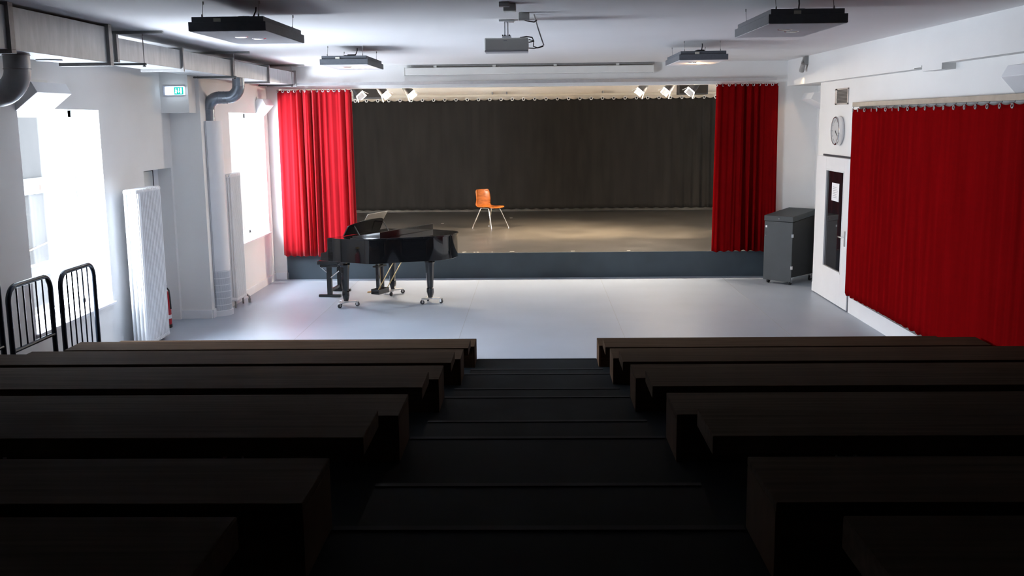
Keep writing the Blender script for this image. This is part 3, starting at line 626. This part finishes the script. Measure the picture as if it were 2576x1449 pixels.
# music desk
md = MB(); dz0, dz1 = .99, 1.19
cu = catmull([(.0, .12), (.02, .145), (.10, .16), (.30, .185), (.50, .195), (.70, .20), (.90, .195), (.98, .17), (1.0, .12)], 4)
prof = [(1.02, 0), (1.01, .12)] + [(1.0 - (1 - a) * 1.0, b) for a, b in reversed(cu)][1:] + [(-.02, 0)]
md.prism([(a * .82 + .16, b) for a, b in prof], lambda a, b, t: tuple(P(-.13 + b * .55 + t, a, .99 + b)), 0, .02)
mdo = md.build('music_desk', piano_m, pn, bevel=.002)
for v in (.3, 1.0): MB().tube([tuple(P(.05, v, .99)), tuple(P(-.04, v, 1.12))], .008, 6).build('desk_prop', piano_dull_m, mdo)
# legs
def pleg(u, v, name='leg'):
    prof = [(.058, .655), (.06, .60), (.056, .585), (.052, .57), (.036, .24), (.034, .225), (.040, .215), (.042, .16), (.036, .125), (.030, .10), (.028, .085)]
    c = P(u, v, 0); l = MB()
    n_ = 8; vs = []; fs = []
    for r, h in prof:
        for k in range(n_):
            a_ = 2 * PI * (k + .5) / n_; vs.append(c + (U * math.cos(a_) + V * math.sin(a_)) * r * 1.28 + Vector((0, 0, h)))
    for i in range(len(prof) - 1): fs += [(i * n_ + k, i * n_ + (k + 1) % n_, (i + 1) * n_ + (k + 1) % n_, (i + 1) * n_ + k) for k in range(n_)]
    fs += [tuple(range(n_)), tuple((len(prof) - 1) * n_ + k for k in range(n_))[::-1]]
    l.add(vs, fs); lo = l.build(name, piano_m, pn, bevel=.003)
    MB().prism([(u - .07, v - .07), (u + .07, v - .07), (u + .07, v + .07), (u - .07, v + .07)], fnP, .625, .656).build('leg_block', piano_m, lo, bevel=.004)
    MB().lathe([(.032, .082), (.032, .1)], c, n=14).build('leg_cap', piano_dull_m, lo)
legs = [(0, 0), (-.0, 1.13), (.93, .765)]
for u, v in legs: pleg(u, v)
# lyre with pedals
ly = MB().prism([(.16, .50), (.21, .50), (.21, .53), (.16, .53)], fnP, .17, .655).prism([(.16, .61), (.21, .61), (.21, .64), (.16, .64)], fnP, .17, .655).build('pedal_lyre', piano_m, pn, bevel=.004)
MB().prism([(.11, .44), (.25, .44), (.25, .70), (.11, .70)], fnP, .115, .19).build('pedal_box', piano_m, ly, bevel=.006)
for v in (.52, .57, .62): MB().tube([tuple(P(.19, v, .18)), tuple(P(.19, v, .655))], .004, 6).build('pedal_rod', brass_m, ly)
for v in (.50, .57, .64): MB().tube([tuple(P(.13, v, .14)), tuple(P(.02, v, .13)), tuple(P(.0, v, .128))], [.008, .012, .008], 8).build('pedal', brass_m, ly)
for v in (.46, .68): MB().tube([tuple(P(.22, v, .17)), tuple(P(.55, v, .66))], .007, 6).build('lyre_brace', brass_m, ly)
MB().prism([(.14, .46), (.23, .46), (.23, .68), (.14, .68)], fnP, .51, .53).build('lyre_crossbar', piano_dull_m, ly)
# book on desk
bkm = thing('sheet_music', tuple(P(-.05, .65, 1.0)), 'open cream music book leaning on the piano desk', 'sheet music')
# pages stand in front of the desk board and rise above its top edge
pg = MB()
for (a, b, dip) in ((.46, .70, 0), (.70, .94, 0)):
    pass
pg.add([P(-0.062, .56, 1.16), P(-0.062, .80, 1.165), P(-0.062, 1.04, 1.16), P(0.015, .56, 1.265), P(0.005, .80, 1.268), P(0.015, 1.04, 1.275), P(-0.070, .56, 1.16), P(-0.070, .80, 1.165), P(-0.070, 1.04, 1.16), P(0.007, .56, 1.268), P(-0.003, .80, 1.271), P(0.007, 1.04, 1.278)],
       [(0, 1, 4, 3), (1, 2, 5, 4), (6, 9, 10, 7), (7, 10, 11, 8), (3, 4, 10, 9), (4, 5, 11, 10), (0, 3, 9, 6), (2, 8, 11, 5), (0, 6, 7, 1), (1, 7, 8, 2)])
pg.build('pages', page_m, bkm)
# dollies
wheel_m = mat('dark_rubber', (.03, .03, .035), .5, var=.05); cast_m = mat('cast_aluminium', (.62, .62, .62), .35, .6, var=.08, scale=15)
names = ['silver wheeled dolly under the near front piano leg', 'silver wheeled dolly under the far front piano leg', 'silver wheeled dolly under the piano tail leg']
for i, (u, v) in enumerate(legs):
    c = P(u, v, 0); o = thing('piano_dolly', tuple(c), names[i], 'dolly', 'piano leg dollies')
    rot = [.1, .5, -.2][i]
    MB().lathe([(.055, .068), (.06, .072), (.06, .080), (.045, .082)], c, n=18).build('cup', cast_m, o, smooth=True)
    for k in range(3):
        a_ = rot + k * 2 * PI / 3; dr = Vector((math.cos(a_), math.sin(a_), 0)); e = c + dr * .15; pr = Vector((-dr.y, dr.x, 0))
        MB().add([c + pr * .045 + Vector((0, 0, .06)), c - pr * .045 + Vector((0, 0, .06)), e - pr * .034 + Vector((0, 0, .064)), e + pr * .034 + Vector((0, 0, .064)), c + pr * .045 + Vector((0, 0, .08)), c - pr * .045 + Vector((0, 0, .08)), e - pr * .034 + Vector((0, 0, .08)), e + pr * .034 + Vector((0, 0, .08))],
                 [(0, 1, 2, 3), (4, 7, 6, 5), (0, 4, 5, 1), (1, 5, 6, 2), (2, 6, 7, 3), (3, 7, 4, 0)]).build('arm', cast_m, o, bevel=.003)
        wv = Vector((math.cos(a_ + 1.1), math.sin(a_ + 1.1), 0)); wc = e + Vector((0, 0, .031)) + dr * .01
        wo = MB().lathe([(.024, -.013), (.031, -.010), (.031, .010), (.024, .013)], wc, wv, 16).build('wheel', wheel_m, o, smooth=True)
        MB().obox(wc + wv * .017 + Vector((0, 0, .015)), dr, (0, 0, 1), wv, .012, .024, .002).obox(wc - wv * .017 + Vector((0, 0, .015)), dr, (0, 0, 1), wv, .012, .024, .002).obox(wc + Vector((0, 0, .036)), dr, (0, 0, 1), wv, .014, .003, .019).build('fork', cast_m, wo)
# piano bench
bc = Vector((-3.075, 15.13, 0)); UB = Vector((.995, -.10, 0)); VB = Vector((.10, .995, 0)); bn = thing('piano_bench', tuple(bc), 'black padded piano bench on two t shaped legs', 'bench')
def PB(u, v, z): return tuple(bc + UB * u + VB * v + Vector((0, 0, z)))
poly = []
MB().prism([(-.17, -.33), (.17, -.33), (.17, .33), (-.17, .33)], lambda a, b, t: PB(a, b, t), .49, .555).build('seat_pad', mat('black_leatherette', (.012, .012, .014), .22, var=.1), bn, bevel=.02)
MB().prism([(-.13, -.30), (.13, -.30), (.13, .30), (-.13, .30)], lambda a, b, t: PB(a, b, t), .455, .49).build('seat_frame', piano_dull_m, bn, bevel=.004)
for v in (-.26, .26):
    MB().obox(PB(0, v, .25), UB, VB, (0, 0, 1), .035, .03, .215).build('leg', piano_dull_m, bn, bevel=.004)
    MB().obox(PB(0, v, .018), UB, VB, (0, 0, 1), .17, .03, .018).build('foot', piano_dull_m, bn, bevel=.004)
    MB().tube([PB(0, v, .34), PB(-.14, v, .46)], .008, 8).build('strut', chrome_m, bn)
    MB().tube([PB(.03, v - .03, .30), PB(.16, v - .03, .40)], .008, 8).build('strut', chrome_m, bn)
MB().obox(PB(0, 0, .09), UB, VB, (0, 0, 1), .015, .25, .02).build('stretcher', piano_dull_m, bn, bevel=.003)
MB().tube([PB(.0, .30, .47), PB(.0, .36, .47)], .02, 10).build('adjuster_knob', black_m, bn)

# ------------------------------------------------------------------ orange stage chair
cc = Vector((-.93, 20.40, HS)); cf = Vector((.72, -.69, 0)).normalized(); cr = Vector((-cf.y, cf.x, 0))
ch = thing('shell_chair', tuple(cc), 'orange brown plywood shell chair with chrome legs on the stage', 'chair')
def C(f, r, z): return cc + cf * f + cr * r + Vector((0, 0, z))
prof = catmull([(.23, .425), (.20, .445), (.10, .445), (-.05, .435), (-.15, .44), (-.195, .475), (-.215, .55), (-.235, .68), (-.26, .79)], 5)
def shell(i, j):
    k = i * (len(prof) - 1); a = int(min(k, len(prof) - 2)); f_ = k - a
    f = prof[a][0] * (1 - f_) + prof[a + 1][0] * f_; z = prof[a][1] * (1 - f_) + prof[a + 1][1] * f_
    w_ = .205 - .02 * max(0, i - .6) / .4 - (.02 if i < .08 else 0)
    ed = .0
    if i > .93: w_ -= .03 * ((i - .93) / .07) ** 2
    t_ = (j - .5) * 2; back = min(1, max(0, (z - .47) / .12))
    return C(f + back * .045 * t_ * t_, t_ * w_, z + (1 - back) * .014 * t_ * t_)
MB().grid(shell, 44, 16).build('seat_shell', chair_m, ch, smooth='all', solid=.011)
for f, r, tf, trr in ((.30, -.24, .13, -.15), (.30, .24, .13, .15), (-.27, -.23, -.10, -.15), (-.27, .23, -.10, .15)):
    MB().tube([tuple(C(tf * .6, trr * .6, .418)), tuple(C(tf, trr, .418)), tuple(C(tf + (f - tf) * .08, trr + (r - trr) * .08, .39)), tuple(C(f, r, .02))], .011, 10).lathe([(.012, .0), (.015, .004), (.013, .022)], tuple(C(f, r, 0)), n=12).build('leg', chrome_m, ch, smooth=True)
MB().obox(C(0.02, 0, .420), cf, cr, (0, 0, 1), .12, .12, .006).build('seat_plate', chrome_m, ch)
for (x, y, lx, a_) in ((-1.20, 16.72, .035, .2), (-1.03, 16.70, .012, 0), (-.97, 16.70, .012, 0), (-.73, 16.70, .012, 0), (-.40, 16.74, .04, .4), (.62, 16.75, .03, .1), (1.55, 16.75, .03, .3), (-2.0, 21.5, .03, 0), (-.55, 22.6, .03, .5)):
    o = MB().obox((0, 0, .001), (math.cos(a_), math.sin(a_), 0), (-math.sin(a_), math.cos(a_), 0), (0, 0, 1), lx, .012, .001).build('tape_mark', tape_m, None); o.location = (x, y, HS)
    tag(o, None, 'tape mark', 'white tape marks on the stage floor'); o['label'] = 'small white tape mark stuck on the black stage floor'

# ------------------------------------------------------------------ grey case on casters
fc = thing('flight_case', (3.95, 16.0, 0), 'slate grey sloping top equipment case on casters by the right wall', 'case')
o0 = Vector((3.62, 15.93, 0)); e1 = Vector((.355, -.345, 0)); e2 = Vector((.42, .43, 0)); e1n = e1.normalized(); e2n = e2.normalized(); Lw = .495; Ld = .72
def K(a, b, z): return o0 + e1n * a + e2n * b + Vector((0, 0, z))
body = MB().prism([(0, .0), (.03, 0), (Ld, 0), (Ld, 0)][:0] or [(0, .125), (Ld, .125), (Ld, 1.06), (0, .985)], lambda a, b, t: tuple(K(t, a, b)), 0, Lw)
body.build('body', case_side_m, fc, bevel=.004)
MB().prism([(-.012, .055), (0, .055), (0, .985), (-.012, .985)], lambda a, b, t: tuple(K(t, a, b)), 0, Lw).build('front_panel', case_m, fc, bevel=.003)
MB().prism([(-.02, .99), (Ld, 1.065), (Ld, 1.15), (-.02, 1.075)], lambda a, b, t: tuple(K(t, a, b)), -.006, Lw + .006).build('lid', case_m, fc, bevel=.006)
for b, z in ((-.016, 1.035),): MB().obox(K(.26, -.022, z), e1n, e2n, (0, 0, 1), .012, .003, .012).build('lock', chrome_m, fc)
for z in (.78, .28): MB().obox(K(Lw, -.008, z), e1n, e2n, (0, 0, 1), .012, .015, .025).build('hinge', chrome_m, fc)
MB().obox(K(.035, -.0135, .90), e1n, e2n, (0, 0, 1), .014, .002, .016).build('label', paper_m, fc)
MB().obox(K(.03, -.0135, .76), e1n, e2n, (0, 0, 1), .008, .002, .008).build('bolt', chrome_m, fc)
for a, b in ((.06, .05), (Lw - .05, .05), (.06, Ld - .06), (Lw - .05, Ld - .06)):
    q = K(a, b, 0)
    co = MB().obox(q + Vector((0, 0, .122)), e1n, e2n, (0, 0, 1), .045, .045, .004).obox(q + e1n * .02 + Vector((0, 0, .08)), e1n, e2n, (0, 0, 1), .002, .022, .04).obox(q - e1n * .02 + Vector((0, 0, .08)), e1n, e2n, (0, 0, 1), .002, .022, .04).build('caster', chrome_m, fc)
    MB().lathe([(.03, -.014), (.042, -.011), (.042, .011), (.03, .014)], q + Vector((0, 0, .042)), e1n, 16).build('wheel', wheel_m, co, smooth=True)

# ------------------------------------------------------------------ right wall: vent, clock, notice
vt = thing('vent_grille', (XR, 14.09, 2.86), 'square slatted vent grille high on the right wall', 'vent')
MB().box(XR - .004, 13.82, 2.765, XR - .001, 14.36, 2.965).build('backing', black_m, vt)
fr_ = MB()
for (a, b, c_, e) in ((13.80, 14.38, 2.755, 2.775), (13.80, 14.38, 2.955, 2.975), (13.80, 13.83, 2.755, 2.975), (14.30, 14.38, 2.755, 2.975)): fr_.box(XR - .014, a, c_, XR, b, e)
fr_.build('frame', alu_m, vt, bevel=.002)
for i in range(9): MB().box(XR - .012, 13.83, 2.787 + i * .019, XR - .004, 14.30, 2.792 + i * .019).build('slat', mat('vent_slat', (.22, .23, .24), .5, var=.05), vt)
ck = thing('wall_clock', (XR, 14.11, 2.402), 'round white wall clock with silver rim above the glass door', 'clock')
cx_, cy_, cz_ = XR, 14.11, 2.402
# the case is an oval-looking disc seen at a steep angle
MB().lathe([(.19, 0), (.197, .01), (.197, .072), (.188, .08), (.178, .08), (.178, .067)], (cx_, cy_, cz_), (-1, 0, 0), 40).build('case', chrome_m, ck, smooth=True)
MB().lathe([(.178, .066), (.178, .069)], (cx_, cy_, cz_), (-1, 0, 0), 40).build('dial', dial_m, ck)
tk_ = MB()
for i in range(12):
    a_ = i * PI / 6; tk_.obox((cx_ - .070, cy_ - math.sin(a_) * .145, cz_ + math.cos(a_) * .145), (0, -math.sin(a_), math.cos(a_)), (0, math.cos(a_), math.sin(a_)), (1, 0, 0), .016, .004, .001)
tk_.build('hour_marks', mat('grey_mark', (.25, .26, .28), .6, var=.02), ck)
for a_, L in ((2 * PI * 4.35 / 12, .075), (2 * PI * 21 / 60, .115)):
    MB().obox((cx_ - .073, cy_ - math.sin(a_) * L / 2, cz_ + math.cos(a_) * L / 2), (0, -math.sin(a_), math.cos(a_)), (0, math.cos(a_), math.sin(a_)), (1, 0, 0), L / 2, .006, .001).build('hand', mat('dark_grey_hand', (.06, .06, .07), .5, var=.02), ck)
nt_ = thing('paper_notice', (ax, 14.14, 1.5), 'white printed paper notice stuck on the glass of the right door', 'notice')
MB().box(ax + .014, 13.99, 1.43, ax + .0155, 14.33, 1.68).build('sheet', paper_m, nt_)
pl_ = MB(); rr_ = random.Random(2)
for i in range(7):
    z = 1.62 - i * .024; pl_.box(ax + .0132, 14.04 + rr_.uniform(0, .07), z, ax + .014, 14.28, z + .007)
pl_.build('print', print_m, nt_)
